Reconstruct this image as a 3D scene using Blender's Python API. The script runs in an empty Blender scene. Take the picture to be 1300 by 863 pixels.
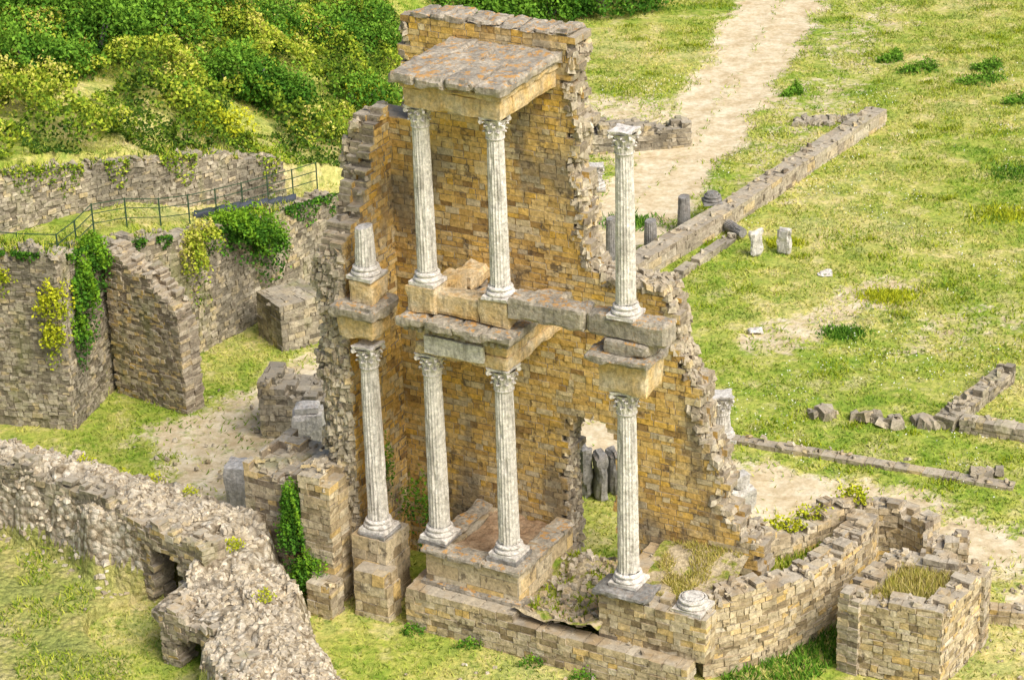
import bpy, math, random
import numpy as np
from mathutils import Vector, Matrix, noise
random.seed(7); rng=np.random.default_rng(11)
sc=bpy.context.scene
def link(o,parent=None):
    sc.collection.objects.link(o)
    if parent is not None: o.parent=parent
    return o
# ------------------------------------------------------------------ noise
TB=rng.random((8,256,256))
def vn(x,y,k=0):
    x=np.asarray(x,float); y=np.asarray(y,float)
    xi=np.floor(x).astype(int); yi=np.floor(y).astype(int)
    fx=x-xi; fy=y-yi; fx=fx*fx*(3-2*fx); fy=fy*fy*(3-2*fy)
    T=TB[k%8]; a=T[xi&255,yi&255]; b=T[(xi+1)&255,yi&255]; c=T[xi&255,(yi+1)&255]; d=T[(xi+1)&255,(yi+1)&255]
    return (a*(1-fx)+b*fx)*(1-fy)+(c*(1-fx)+d*fx)*fy
def fbm(x,y,k=0,o=4):
    s=0;a=.5
    for i in range(o):
        s=s+a*vn(x,y,k+i); x=np.asarray(x)*2.03+13.1; y=np.asarray(y)*2.03+7.7; a*=.5
    return s/(1-.5**o)
def sstep(e0,e1,x):
    t=np.clip((np.asarray(x,float)-e0)/(e1-e0),0,1); return t*t*(3-2*t)
# ------------------------------------------------------------------ materials
def newmat(name):
    m=bpy.data.materials.new(name); m.use_nodes=True; nt=m.node_tree
    b=nt.nodes["Principled BSDF"]; b.inputs["Roughness"].default_value=.92
    b.inputs["Specular IOR Level"].default_value=.1
    return m,nt,b
def N(nt,t,**kw):
    n=nt.nodes.new(t)
    for k,v in kw.items(): setattr(n,k,v)
    return n
def ramp(nt,fac,stops):
    r=N(nt,"ShaderNodeValToRGB"); e=r.color_ramp.elements
    while len(e)<len(stops): e.new(.5)
    for i,(p,c) in enumerate(stops):
        e[i].position=p; e[i].color=(*c,1) if len(c)==3 else c
    nt.links.new(fac,r.inputs[0]); return r.outputs[0]
def noi(nt,vec,scale,detail=3,rough=.65):
    n=N(nt,"ShaderNodeTexNoise"); n.inputs["Scale"].default_value=scale; n.inputs["Detail"].default_value=min(detail,3.5)
    n.inputs["Roughness"].default_value=rough
    if vec is not None: nt.links.new(vec,n.inputs["Vector"])
    return n.outputs["Fac"]
def mix(nt,fac,a,b,mode='MIX'):
    m=N(nt,"ShaderNodeMix",data_type='RGBA',blend_type=mode)
    for s,v in ((m.inputs[0],fac),(m.inputs[6],a),(m.inputs[7],b)):
        if hasattr(v,"links"): nt.links.new(v,s)
        elif isinstance(v,(int,float)): s.default_value=v
        else: s.default_value=(*v,1)
    return m.outputs[2]
def math_(nt,op,a,b=None,clamp=False):
    m=N(nt,"ShaderNodeMath",operation=op,use_clamp=clamp)
    for s,v in zip(m.inputs,(a,b)):
        if v is None: continue
        if hasattr(v,"links"): nt.links.new(v,s)
        else: s.default_value=v
    return m.outputs[0]
def attr(nt,name):
    a=N(nt,"ShaderNodeAttribute"); a.attribute_name=name; return a.outputs["Fac"]
def bump(nt,b,h,strength=.5,dist=.02):
    n=N(nt,"ShaderNodeBump"); n.inputs["Strength"].default_value=strength; n.inputs["Distance"].default_value=dist
    nt.links.new(h,n.inputs["Height"]); nt.links.new(n.outputs[0],b.inputs["Normal"])
def upfac(nt):
    g=N(nt,"ShaderNodeNewGeometry"); s=N(nt,"ShaderNodeSeparateXYZ"); nt.links.new(g.outputs["Normal"],s.inputs[0])
    return s.outputs[2],g.outputs["Position"]
def vstreak(nt,pos,sx,sz):
    mp=N(nt,"ShaderNodeMapping"); nt.links.new(pos,mp.inputs[0]); mp.inputs["Scale"].default_value=(sx,sx,sz); return mp.outputs[0]
def masonry_mat(name,face_stops,core_stops,stain=(.12,.11,.09),stain_amt=.5,lichen=.35,moss=.0,stain_th=(.48,.68)):
    m,nt,b=newmat(name)
    up,pos=upfac(nt)
    r=attr(nt,"rnd"); fr=attr(nt,"front")
    c=mix(nt,fr,ramp(nt,r,core_stops),ramp(nt,r,face_stops))
    n1=noi(nt,vstreak(nt,pos,1.0,.45),.75); f=ramp(nt,n1,[(stain_th[0],(0,0,0)),(stain_th[1],(1,1,1))])
    c=mix(nt,math_(nt,'MULTIPLY',f,stain_amt),c,stain)
    n2=noi(nt,pos,8,3.5,.75); v=ramp(nt,n2,[(.28,(.55,.53,.5)),(.72,(1.4,1.38,1.34))])
    c=mix(nt,1.0,c,v,'MULTIPLY')
    n3=noi(nt,pos,2.6,3.5,.75); f3=ramp(nt,n3,[(.34,(.75,.75,.75)),(.42,(0,0,0)),(.60,(0,0,0)),(.70,(.35,.35,.35))])
    c3=ramp(nt,n3,[(.45,(.12,.095,.065)),(.55,(.58,.52,.39))])
    c=mix(nt,f3,c,c3)
    upc=ramp(nt,up,[(.5,(0,0,0)),(.8,(1,1,1))])
    tl=ramp(nt,n1 if moss==0 else n3,[(.5,(0,0,0)),(.62,(1,1,1))])
    c=mix(nt,math_(nt,'MULTIPLY',upc,.5),c,(.38,.34,.27))
    c=mix(nt,math_(nt,'MULTIPLY',math_(nt,'MULTIPLY',upc,tl),lichen),c,(.46,.27,.06))
    if moss>0:
        ms=ramp(nt,n1,[(.32,(1,1,1)),(.44,(0,0,0))])
        c=mix(nt,math_(nt,'MULTIPLY',ms,moss),c,(.18,.21,.04))
    nt.links.new(c,b.inputs["Base Color"])
    bump(nt,b,n2,.9,.035)
    return m
OCH=[(0,(.30,.19,.08)),(.1,(.60,.39,.13)),(.3,(.68,.46,.15)),(.5,(.70,.52,.24)),(.68,(.72,.46,.10)),(.85,(.70,.58,.34)),(1,(.58,.49,.33))]
GRY=[(0,(.19,.155,.115)),(.15,(.39,.335,.25)),(.5,(.48,.425,.325)),(.75,(.53,.475,.37)),(.92,(.57,.45,.25)),(1,(.63,.58,.48))]
DGR=[(0,(.15,.13,.095)),(.15,(.32,.28,.21)),(.5,(.42,.375,.285)),(.75,(.49,.44,.34)),(.92,(.52,.42,.24)),(1,(.60,.555,.455))]
BEI=[(0,(.24,.185,.11)),(.2,(.52,.42,.26)),(.5,(.59,.50,.34)),(.75,(.64,.56,.40)),(.9,(.67,.47,.17)),(1,(.67,.61,.48))]
M_och=masonry_mat("ochre_masonry",OCH,GRY,stain=(.24,.21,.155),stain_amt=.78,stain_th=(.51,.63))
M_cre=masonry_mat("core_masonry",GRY,GRY,stain=(.2,.18,.14),stain_amt=.5,lichen=.15,moss=.15)
M_gry=masonry_mat("grey_masonry",DGR,DGR,stain=(.15,.14,.11),stain_amt=.65,lichen=.1,moss=.4,stain_th=(.46,.6))
M_bei=masonry_mat("beige_masonry",BEI,GRY,stain=(.22,.185,.13),stain_amt=.55)
M_mix=masonry_mat("weathered_masonry",[(0,(.19,.15,.11)),(.3,(.45,.38,.27)),(.6,(.52,.45,.32)),(.78,(.66,.46,.17)),(1,(.58,.52,.40))],GRY,stain=(.17,.15,.12),stain_amt=.5,lichen=.25,moss=.35)
def stone_mat(name,c1,c2,lich=.5,streak=.4,sc_=1.0):
    m,nt,b=newmat(name); up,pos=upfac(nt)
    c=mix(nt,ramp(nt,noi(nt,pos,1.6*sc_),[(.35,(0,0,0)),(.65,(1,1,1))]),c1,c2)
    nf=noi(nt,pos,9,3.5,.78)
    v=ramp(nt,nf,[(.28,(.5,.49,.47)),(.72,(1.32,1.3,1.28))]); c=mix(nt,1.0,c,v,'MULTIPLY')
    f=ramp(nt,noi(nt,vstreak(nt,pos,4,.5),1.6),[(.52,(0,0,0)),(.68,(1,1,1))])
    c=mix(nt,math_(nt,'MULTIPLY',f,streak),c,(.14,.12,.095))
    if lich>0:
        upc=ramp(nt,up,[(.5,(0.12,0.12,.12)),(.8,(1,1,1))]); tl=ramp(nt,noi(nt,pos,3.8,3.5,.85),[(.54,(0,0,0)),(.58,(1,1,1))])
        c=mix(nt,math_(nt,'MULTIPLY',math_(nt,'MULTIPLY',upc,tl),lich),c,(.54,.27,.05))
    nt.links.new(c,b.inputs["Base Color"]); bump(nt,b,nf,.9,.04); return m
M_cor=stone_mat("grey_cornice_stone",(.30,.275,.225),(.48,.43,.34),.7,.6)
M_ocb=stone_mat("ochre_block_stone",(.70,.49,.21),(.64,.55,.38),.3,.4)
M_mar=stone_mat("weathered_marble",(.66,.63,.57),(.78,.75,.70),0,.5)
M_dst=stone_mat("dark_grey_stone",(.20,.20,.19),(.34,.33,.31),.1,.5)
M_lst=stone_mat("light_grey_stone",(.56,.545,.50),(.68,.655,.60),.1,.4)
def leafmat(name,stops):
    m,nt,b=newmat(name)
    c=ramp(nt,attr(nt,"rnd"),stops)
    nt.links.new(c,b.inputs["Base Color"]); b.inputs["Roughness"].default_value=.7
    return m
M_leaf=leafmat("shrub_leaves",[(0,(.012,.04,.006)),(.5,(.05,.15,.012)),(1,(.20,.38,.035))])
M_bram=leafmat("bramble_leaves",[(0,(.04,.09,.01)),(.35,(.17,.27,.02)),(.7,(.42,.48,.04)),(1,(.60,.54,.14))])
M_ivy=leafmat("ivy_leaves",[(0,(.015,.06,.01)),(.6,(.08,.21,.018)),(1,(.20,.36,.02))])
M_dry=leafmat("dry_grass_blades",[(0,(.28,.30,.04)),(.5,(.50,.42,.10)),(1,(.62,.52,.24))])
M_yel=leafmat("yellow_green_leaves",[(0,(.12,.21,.01)),(1,(.56,.57,.03))])
# ------------------------------------------------------------------ mesh helper
class MB:
    def __init__(s): s.v=[];s.f=[];s.r=[];s.fr=[]
    def box(s,c,rnd,fronts=(0,0,1,0,0,0)):
        n=len(s.v); s.v+=c
        for q,fv in zip(((3,2,1,0),(4,5,6,7),(0,1,5,4),(1,2,6,5),(2,3,7,6),(3,0,4,7)),fronts):
            s.f.append(tuple(n+i for i in q)); s.r.append(rnd); s.fr.append(fv)
    def rock(s,x,y,z,size,flat=.6):
        k=size*random.uniform(.5,1.5); a=random.uniform(0,3.14); ca,sa=math.cos(a),math.sin(a)
        lx,ly,lz=k*random.uniform(.7,1.3),k*random.uniform(.5,1),k*flat*random.uniform(.6,1.1); tx=random.uniform(-.4,.4);ty=random.uniform(-.4,.4)
        c=[]
        for zz in (-.5,.5):
            for X,Y in ((-.5,-.5),(.5,-.5),(.5,.5),(-.5,.5)):
                q=.72 if zz>0 else 1
                X_=X*lx*q*random.uniform(.65,1.1); Y_=Y*ly*q*random.uniform(.65,1.1)
                c.append((x+X_*ca-Y_*sa,y+X_*sa+Y_*ca,z+zz*lz*random.uniform(.6,1.15)+X_*tx+Y_*ty))
        s.box(c,random.random(),(0,)*6)
    def obj(s,name,mat,parent=None,smooth=False):
        return mk(name,s.v,s.f,mat,parent,smooth,s.r,s.fr)
def mk(name,v,f,mat,parent=None,smooth=False,r=None,fr=None):
    me=bpy.data.meshes.new(name); me.from_pydata([tuple(p) for p in v],[],f); me.update()
    if r is not None and len(r): me.attributes.new("rnd",'FLOAT','FACE').data.foreach_set("value",np.array(r,dtype=np.float32))
    if fr is not None and len(fr): me.attributes.new("front",'FLOAT','FACE').data.foreach_set("value",np.array(fr,dtype=np.float32))
    me.materials.append(mat)
    if smooth: me.shade_smooth()
    return link(bpy.data.objects.new(name,me),parent)
def pathfn(path):
    P=[Vector((p[0],p[1],0)) for p in path]; cum=[0]
    for a,b in zip(P,P[1:]): cum.append(cum[-1]+(b-a).length)
    dirs=[(b-a).normalized() for a,b in zip(P,P[1:])]
    def f(a,b):
        i=0
        while i<len(dirs)-1 and a>cum[i+1]: i+=1
        d=dirs[i]; p=P[i]+d*(a-cum[i])
        nrm=Vector((-d.y,d.x,0))
        if i<len(dirs)-1:
            L=cum[i+1]-cum[i]; t=(a-cum[i])/L
            d2=dirs[i+1]; n2=Vector((-d2.y,d2.x,0)); w=max(0,t-.5)
            nrm=(nrm*(1-w)+n2*w)
        if i>0:
            L=cum[i+1]-cum[i]; t=(a-cum[i])/L; d2=dirs[i-1]; n2=Vector((-d2.y,d2.x,0)); w=max(0,.5-t)
            nrm=nrm*(1-w)+n2*w
        nrm.normalize()
        return p+nrm*b
    return f,cum[-1]
def masonry(name,path,thick,z0,top,mat,parent=None,keep=None,course=.17,blen=.32,jit=.014,rag=.25,nb=None,fronts=(0,0,1,0,0,0),rel=.02,mb=None,mort=.04,cap=10,capsize=.17):
    f,L=pathfn(path); own=mb is None; mb=mb or MB()
    nb=nb or max(1,round(thick/.35))
    tf0=top if callable(top) else (lambda a:top)
    ph=random.uniform(0,50)
    tf=lambda a: tf0(a)+rag*.9*(float(noise.noise(Vector((a*1.3,ph,0))))+.5*float(noise.noise(Vector((a*4,ph,3)))))
    zmax=max(tf(L*i/60) for i in range(61))+rag
    z=z0; J=lambda s:random.uniform(-s,s)
    while z<zmax:
        ch=course*random.uniform(.72,1.28)
        for k in range(nb):
            b0=thick*k/nb; b1=thick*(k+1)/nb
            a=-random.uniform(0,blen)
            while a<L:
                bl=blen*random.uniform(.5,1.6); a0=max(a,0); a1=min(a+bl,L); a+=bl
                if a1-a0<.05: continue
                ac=(a0+a1)/2; zc=z+ch/2
                if zc>tf(ac)+J(rag*.3): continue
                if keep and not keep(ac,zc,random): continue
                g=.004+random.random()*.010
                o0=J(rel) if k==0 else 0; o1=J(rel) if k==nb-1 else 0
                e0=J(rel) if a0==0 else 0; e1=J(rel) if a1==L else 0
                c=[]
                for (zz,gz) in ((z,g*.5),(z+ch,-g*.5)):
                    for aa,bb in ((a0+g+e0,b0+o0),(a1-g+e1,b0+o0),(a1-g+e1,b1+o1),(a0+g+e0,b1+o1)):
                        p=f(aa+J(jit),bb+J(jit)); c.append((p.x,p.y,zz+gz+J(jit)))
                mb.box(c,random.random(),fronts)
                i0=.022 if k==0 else -.01; i1=.022 if k==nb-1 else -.01
                c=[]
                for zz in (z-.004,z+ch+.004 if zc+ch<tf(ac)-rag*.5 else z+ch-.03):
                    for aa,bb in ((a0+(.03 if a0==0 else 0),b0+i0),(a1-(.03 if a1==L else 0),b0+i0),(a1-(.03 if a1==L else 0),b1-i1),(a0+(.03 if a0==0 else 0),b1-i1)):
                        p=f(aa,bb); c.append((p.x,p.y,zz))
                mb.box(c,mort+.14*random.random(),fronts)
        z+=ch
    if cap:
        for i in range(int(L*thick*cap*2)):
            a=random.uniform(0,L); b=random.uniform(.03,thick-.03); zz=tf(a)-.02+J(.06)
            if keep and not keep(a,zz-.1,random): continue
            p=f(a,b); mb.rock(p.x,p.y,zz,capsize)
    return mb.obj(name,mat,parent) if own else mb
def rough_box(name,x0,x1,y0,y1,z0,z1,mat,parent=None,amp=.03,res=.12,seed=0,rot=0,center=None):
    v=[];f=[]
    off=Vector((seed*3.7,seed*1.3,seed*.7))
    def disp(p):
        q=Vector(p)+off
        d=noise.noise_vector(q*1.7)*amp+noise.noise_vector(q*6)*amp*.5
        ex=min(p[0]-x0,x1-p[0]); ey=min(p[1]-y0,y1-p[1]); ez=min(p[2]-z0,z1-p[2])
        near=sum(1 for e in (ex,ey,ez) if e<.01)
        if near>=2:
            c=Vector(((x0+x1)/2,(y0+y1)/2,(z0+z1)/2)); w=max(0,noise.noise(q*2.3)+.3)*amp*2.4
            dd=(c-Vector(p)); dd=Vector((math.copysign(1,dd.x) if ex<.01 else 0,math.copysign(1,dd.y) if ey<.01 else 0,math.copysign(1,dd.z) if ez<.01 else 0))
            d+=dd*w
        return Vector(p)+d
    n=[max(1,int(math.ceil(L/res))) for L in (x1-x0,y1-y0,z1-z0)]
    idx={}
    def vid(i,j,k):
        if (i,j,k) not in idx:
            idx[(i,j,k)]=len(v); v.append(disp((x0+(x1-x0)*i/n[0],y0+(y1-y0)*j/n[1],z0+(z1-z0)*k/n[2])))
        return idx[(i,j,k)]
    for i in range(n[0]):
        for j in range(n[1]):
            f.append((vid(i,j+1,0),vid(i+1,j+1,0),vid(i+1,j,0),vid(i,j,0)))
            f.append((vid(i,j,n[2]),vid(i+1,j,n[2]),vid(i+1,j+1,n[2]),vid(i,j+1,n[2])))
        for k in range(n[2]):
            f.append((vid(i,0,k),vid(i+1,0,k),vid(i+1,0,k+1),vid(i,0,k+1)))
            f.append((vid(i+1,n[1],k),vid(i,n[1],k),vid(i,n[1],k+1),vid(i+1,n[1],k+1)))
    for j in range(n[1]):
        for k in range(n[2]):
            f.append((vid(n[0],j,k),vid(n[0],j+1,k),vid(n[0],j+1,k+1),vid(n[0],j,k+1)))
            f.append((vid(0,j+1,k),vid(0,j,k),vid(0,j,k+1),vid(0,j+1,k+1)))
    if rot:
        c=Vector(((x0+x1)/2,(y0+y1)/2,0)); Rm=Matrix.Rotation(rot,3,'Z')
        v=[Rm@(p-c)+c for p in v]
    return mk(name,v,f,mat,parent)
# ------------------------------------------------------------------ columns
def column(name,loc,h,r,mat,parent=None,base=True,cap=True,flutes=20,broken=0,plinth=True,tilt=None):
    v=[];f=[]
    def ring(rf,z,n):
        i0=len(v)
        for k in range(n):
            a=2*math.pi*k/n; rr=rf(k); v.append((rr*math.cos(a),rr*math.sin(a),z if not callable(z) else z(a)))
        return i0
    def bridge(i,j,n):
        for k in range(n): f.append((i+k,i+(k+1)%n,j+(k+1)%n,j+k))
    zb=0
    if plinth and base:
        w=r*1.42; n=len(v); hh=.09
        for z in (0,hh):
            for x,y in ((-w,-w),(w,-w),(w,w),(-w,w)): v.append((x+random.uniform(-.02,.02),y+random.uniform(-.02,.02),z))
        for q in ((3,2,1,0),(4,5,6,7),(0,1,5,4),(1,2,6,5),(2,3,7,6),(3,0,4,7)): f.append(tuple(n+i for i in q))
        zb=hh
    if base:
        prof=[(1.28,0),(1.42,.03),(1.45,.06),(1.40,.10),(1.22,.115),(1.13,.14),(1.13,.165),(1.24,.18),(1.3,.20),(1.26,.235),(1.1,.25),(1.04,.28)]
        last=None
        for rr,z in prof:
            i=ring(lambda k:rr*r*(1+.03*noise.noise(Vector((math.cos(k*.157)*2,math.sin(k*.157)*2,z*6+loc[0])))),zb+z*.85,40)
            if last is not None: bridge(last,i,40)
            last=i
        zb+=.28*.85
    ch=.62*(r/.27) if cap else 0
    zt=h-ch; n=flutes*4; last=None; nz=22
    for q in range(nz+1):
        t=q/nz; z=zb+(zt-zb)*t; rr=r*(1.0-.16*t**1.5)
        if q==0: rr*=1.04
        wob=[1+.025*noise.noise(Vector((math.cos(2*math.pi*k/n)*1.3,math.sin(2*math.pi*k/n)*1.3,z*3+loc[0])) ) for k in range(n)]
        chip=[max(0,noise.noise(Vector((math.cos(2*math.pi*k/n)*2,math.sin(2*math.pi*k/n)*2,z*2.2+loc[0]*3+9)))-.2)*.35 for k in range(n)]
        i=ring(lambda k:rr*(1,.955,.93,.955)[k%4]*wob[k]*(1-chip[k]),(z if not(broken and q==nz) else (lambda a:z+broken*math.sin(a+1))),n)
        if last is not None: bridge(last,i,n)
        last=i
    f.append(tuple(last+k for k in range(n)))
    if cap:
        rt=r*.84; last=None
        for rr,z in ((1.12,0),(1.14,.04),(.98,.05),(.98,.35),(1.06,.6),(1.3,.82),(1.42,.87)):
            i=ring(lambda k:rr*rt,zt+z*ch,32)
            if last is not None: bridge(last,i,32)
            last=i
        for tier,(z0,hh,cnt,off,out) in enumerate(((.05,.36,8,0,.30),(.12,.58,8,.5,.42),(.4,.42,8,.25,.5))):
            for q in range(cnt):
                a=2*math.pi*(q+off)/cnt; pts=[]
                for s in range(7):
                    t=s/6; zz=zt+ch*(z0+hh*min(t*1.15,1)-(.07 if s==6 else 0)); ro=rt*(1.03+out*t**2.2+(.12 if s==5 else .16 if s==6 else 0))
                    wd=rt*(.36 if tier<2 else .2)*(1-.55*t**3)*(1+.15*(s%2))
                    pts.append((ro,wd,zz))
                i0=len(v)
                for ro,wd,zz in pts:
                    for u,dr in ((-1,-.07),(-.4,.03),(0,-.01),(.4,.03),(1,-.07)):
                        R_=ro+dr*rt*1.5; v.append((R_*math.cos(a)-u*wd*math.sin(a),R_*math.sin(a)+u*wd*math.cos(a),zz))
                for s in range(6):
                    for u in range(4): f.append((i0+s*5+u,i0+s*5+u+1,i0+(s+1)*5+u+1,i0+(s+1)*5+u))
        for q in range(4):
            a=math.pi/4+q*math.pi/2; cx=math.cos(a)*rt*1.72; cy=math.sin(a)*rt*1.72; cz=zt+ch*.78; i0=len(v)
            for k in range(12):
                b=2*math.pi*k/12
                for wv in (-.3,.3):
                    v.append((cx+math.cos(a)*math.cos(b)*rt*.25-math.sin(a)*wv*rt*.45,cy+math.sin(a)*math.cos(b)*rt*.25+math.cos(a)*wv*rt*.45,cz+math.sin(b)*rt*.27))
            for k in range(12):
                k2=(k+1)%12; f.append((i0+2*k,i0+2*k+1,i0+2*k2+1,i0+2*k2))
            f.append(tuple(i0+2*k for k in range(12))); f.append(tuple(i0+2*k+1 for k in range(12)))
        out=[]
        for q in range(4):
            a0=math.pi/4+q*math.pi/2; A=Vector((math.cos(a0),math.sin(a0)))*rt*2.05; B=Vector((math.cos(a0+math.pi/2),math.sin(a0+math.pi/2)))*rt*2.05
            A2=A.lerp(B,.08); B2=A.lerp(B,.92); m=(A+B)/2
            for t in np.linspace(0,1,7): p=A2.lerp(B2,t); p=p-m.normalized()*(rt*.28*4*t*(1-t)); out.append(p)
        i0=len(v); no=len(out)
        for z,s in ((.87,.94),(.93,.97),(.935,1.0),(1.0,1.03)):
            for p in out: v.append((p.x*s,p.y*s,zt+ch*z))
        for z in range(3):
            for k in range(no): f.append((i0+z*no+k,i0+z*no+(k+1)%no,i0+(z+1)*no+(k+1)%no,i0+(z+1)*no+k))
        f.append(tuple(i0+3*no+k for k in range(no))); f.append(tuple(i0+k for k in reversed(range(no))))
    o=mk(name,v,f,mat,parent); o.location=loc
    if tilt: o.rotation_euler=tilt
    else: o.rotation_euler=(0,0,random.uniform(-.04,.04))
    return o
# ------------------------------------------------------------------ leaves / blades
def rawmesh(name,V,k,rnd,mat,parent):
    n=len(V)//k
    me=bpy.data.meshes.new(name); me.vertices.add(k*n); me.vertices.foreach_set("co",V.astype(np.float32).ravel())
    me.loops.add(k*n); me.loops.foreach_set("vertex_index",np.arange(k*n,dtype=np.int32))
    me.polygons.add(n); me.polygons.foreach_set("loop_start",np.arange(0,k*n,k,dtype=np.int32)); me.polygons.foreach_set("loop_total",np.full(n,k,dtype=np.int32))
    me.update()
    me.attributes.new("rnd",'FLOAT','FACE').data.foreach_set("value",np.clip(rnd,0,1).astype(np.float32))
    me.materials.append(mat); return link(bpy.data.objects.new(name,me),parent)
def quads(name,P,size,rnd,mat,parent=None):
    n=len(P); P=np.asarray(P)
    u=rng.normal(size=(n,3)); u/=np.linalg.norm(u,axis=1)[:,None]
    w=rng.normal(size=(n,3)); v_=np.cross(u,w); v_/=np.linalg.norm(v_,axis=1)[:,None]+1e-9
    s=(size*(.6+.8*rng.random(n)))[:,None]
    V=np.stack([P-u*s*.5,P-v_*s*.3,P+u*s*.5,P+v_*s*.3],1).reshape(-1,3)
    return rawmesh(name,V,4,rnd,mat,parent)
def cloud(name,blobs,n,size,mat,parent=None,stems=False):
    P=[];Rn=[]
    vol=np.array([b[3]*b[4]+b[3]*b[5]+b[4]*b[5] for b in blobs]); cnt=(n*vol/vol.sum()).astype(int)
    for (cx,cy,cz,rx,ry,rz),k in zip(blobs,cnt):
        d=rng.normal(size=(k,3)); d/=np.linalg.norm(d,axis=1)[:,None]; d[:,2]=np.where(rng.random(k)<.8,np.abs(d[:,2]),d[:,2])
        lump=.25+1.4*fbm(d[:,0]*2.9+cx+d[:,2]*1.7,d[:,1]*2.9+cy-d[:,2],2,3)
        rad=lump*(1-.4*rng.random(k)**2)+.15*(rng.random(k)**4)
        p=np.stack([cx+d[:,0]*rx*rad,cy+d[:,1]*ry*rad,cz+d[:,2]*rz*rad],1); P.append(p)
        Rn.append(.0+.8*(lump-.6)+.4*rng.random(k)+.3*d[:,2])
    P=np.concatenate(P); Rn=np.concatenate(Rn)
    o=quads(name,P,size,Rn,mat,parent)
    if stems:
        mb=MB()
        for (cx,cy,cz,rx,ry,rz) in blobs:
            for q in range(3):
                a=random.uniform(0,6.28); x1=cx+math.cos(a)*rx*.5; y1=cy+math.sin(a)*ry*.5; w=.05
                mb.box([(cx-w,cy-w,cz-.6),(cx+w,cy-w,cz-.6),(cx+w,cy+w,cz-.6),(cx-w,cy+w,cz-.6),(x1-w/2,y1-w/2,cz+rz*.5),(x1+w/2,y1-w/2,cz+rz*.5),(x1+w/2,y1+w/2,cz+rz*.5),(x1-w/2,y1+w/2,cz+rz*.5)],.1)
        mb.obj("stems",M_dst,o)
    return o
def blades(name,P,h,w,mat,rnd,lean=.5,parent=None):
    n=len(P); a=rng.random(n)*6.283; dx=np.cos(a)*w/2; dy=np.sin(a)*w/2
    hh=h*(.5+rng.random(n)); lx=rng.normal(size=n)*lean*hh; ly=rng.normal(size=n)*lean*hh
    V=np.zeros((n,3,3)); V[:,0]=P; V[:,1]=P; V[:,2]=P
    V[:,0,0]-=dx; V[:,0,1]-=dy; V[:,1,0]+=dx; V[:,1,1]+=dy; V[:,2,0]+=lx; V[:,2,1]+=ly; V[:,2,2]+=hh; V[:,:2,2]-=.02
    return rawmesh(name,V.reshape(-1,3),3,rnd,mat,parent)
def stones(name,pts,size,mat,parent=None,flat=.6):
    mb=MB()
    for (x,y,z) in pts: mb.rock(x,y,z,size,flat)
    return mb.obj(name,mat,parent)
# ------------------------------------------------------------------ terrain functions
def inpoly(x,y,poly):
    r=np.zeros(np.shape(x),bool); n=len(poly)
    for i in range(n):
        x1,y1=poly[i]; x2,y2=poly[(i+1)%n]
        if y1==y2: continue
        c=((y1>y)!=(y2>y))&(x<(x2-x1)*(y-y1)/(y2-y1)+x1); r^=c
    return r
def dline(x,y,pl):
    d=np.full(np.shape(x),1e9)
    for (x1,y1),(x2,y2) in zip(pl,pl[1:]):
        vx,vy=x2-x1,y2-y1; t=np.clip(((x-x1)*vx+(y-y1)*vy)/(vx*vx+vy*vy),0,1)
        d=np.minimum(d,np.hypot(x-x1-t*vx,y-y1-t*vy))
    return d
W2L=[(-20,14.6),(-13.1,12.9),(-12.3,15.6),(-10.4,17.6),(-5.9,24.1)]
W1L=[(-22,13.7),(-15.7,16.9),(-9.4,21.8),(-6.2,25.2)]
TERR=W2L+[(-1,29),(1,90),(-300,90),(-300,14.6)]
HILL=W1L+[(-1,30),(1,90),(-300,90),(-300,13.7)]
BANK=[(4.6,-1.5),(6.6,-.6),(7.8,.1),(8.9,1.2),(9.1,2.0),(8.1,1.9),(6.8,1.3),(5.2,.8)]
def hgt(x,y):
    x=np.asarray(x,float); y=np.asarray(y,float)
    z=.12*(fbm(x*.25,y*.25,1,3)-.5)+.09*(fbm(x*1.1,y*1.1,3,3)-.5)
    T=np.interp(x,[-20,-12,-10.4,-6,-1],[4.8,4.6,3.9,2.6,0])
    H=np.interp(x,[-20,-15,-9.4,-6,-1],[2.2,2.0,1.3,.6,0])+np.clip(y-30,0,60)*.03*sstep(-1,-6,x)
    wob=.25*(fbm(x*.5,y*.5,5,2)-.5)
    z=z+np.where(inpoly(x,y,TERR),T+wob,0)+np.where(inpoly(x,y,HILL),H+1.6*wob,0)
    z=z+np.where(inpoly(x,y,BANK),1.45,0)
    return z
TR1=[(16,66),(12.9,54.3),(11,47.5),(9.6,43),(7.9,37),(5.5,31),(3.2,26.5),(-1,21)]
TR2=[(-1,13),(2,10.8),(5.9,7.9),(9.6,5.7),(13.3,3.3),(20,0)]
def dirt(x,y):
    w=1.8*(fbm(x*.6,y*.6,2,3)-.5)
    dd=dline(x,y,TR1)
    d=(1-sstep(.9,2.9,dd+w))*(1-.22*(1-sstep(.1,.5,dd+.3*w)))
    d=np.maximum(d,.85*(1-sstep(.6,2.7,dline(x,y,TR2)+w*1.2)))
    d=np.maximum(d,.74*(1-sstep(1.2,3.6,dline(x,y,[(-6,14.5),(-8.4,11.5),(-9.2,8)])+w*1.6)))
    d=np.maximum(d,.60*(1-sstep(.2,1.5,dline(x,y,[(8.2,17.0),(10.2,18.8),(12.4,20.9)])+w)))
    d=np.maximum(d,.66*(1-sstep(.6,3.4,dline(x,y,[(1.5,40),(5.5,39.5),(5,34)])+w)))
    d=np.maximum(d,.42*(1-sstep(.6,3.0,dline(x,y,[(9,30),(13,42),(17,52)])+w*2)))
    d=np.maximum(d,.40*(1-sstep(.3,1.8,dline(x,y,[(12,16),(15,18),(18,17)])+w*2)))
    d=np.maximum(d,.75*(1-sstep(1,2.2,np.hypot(x-13.5,y-.3)+w)))
    return np.clip(d,0,1)
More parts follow.
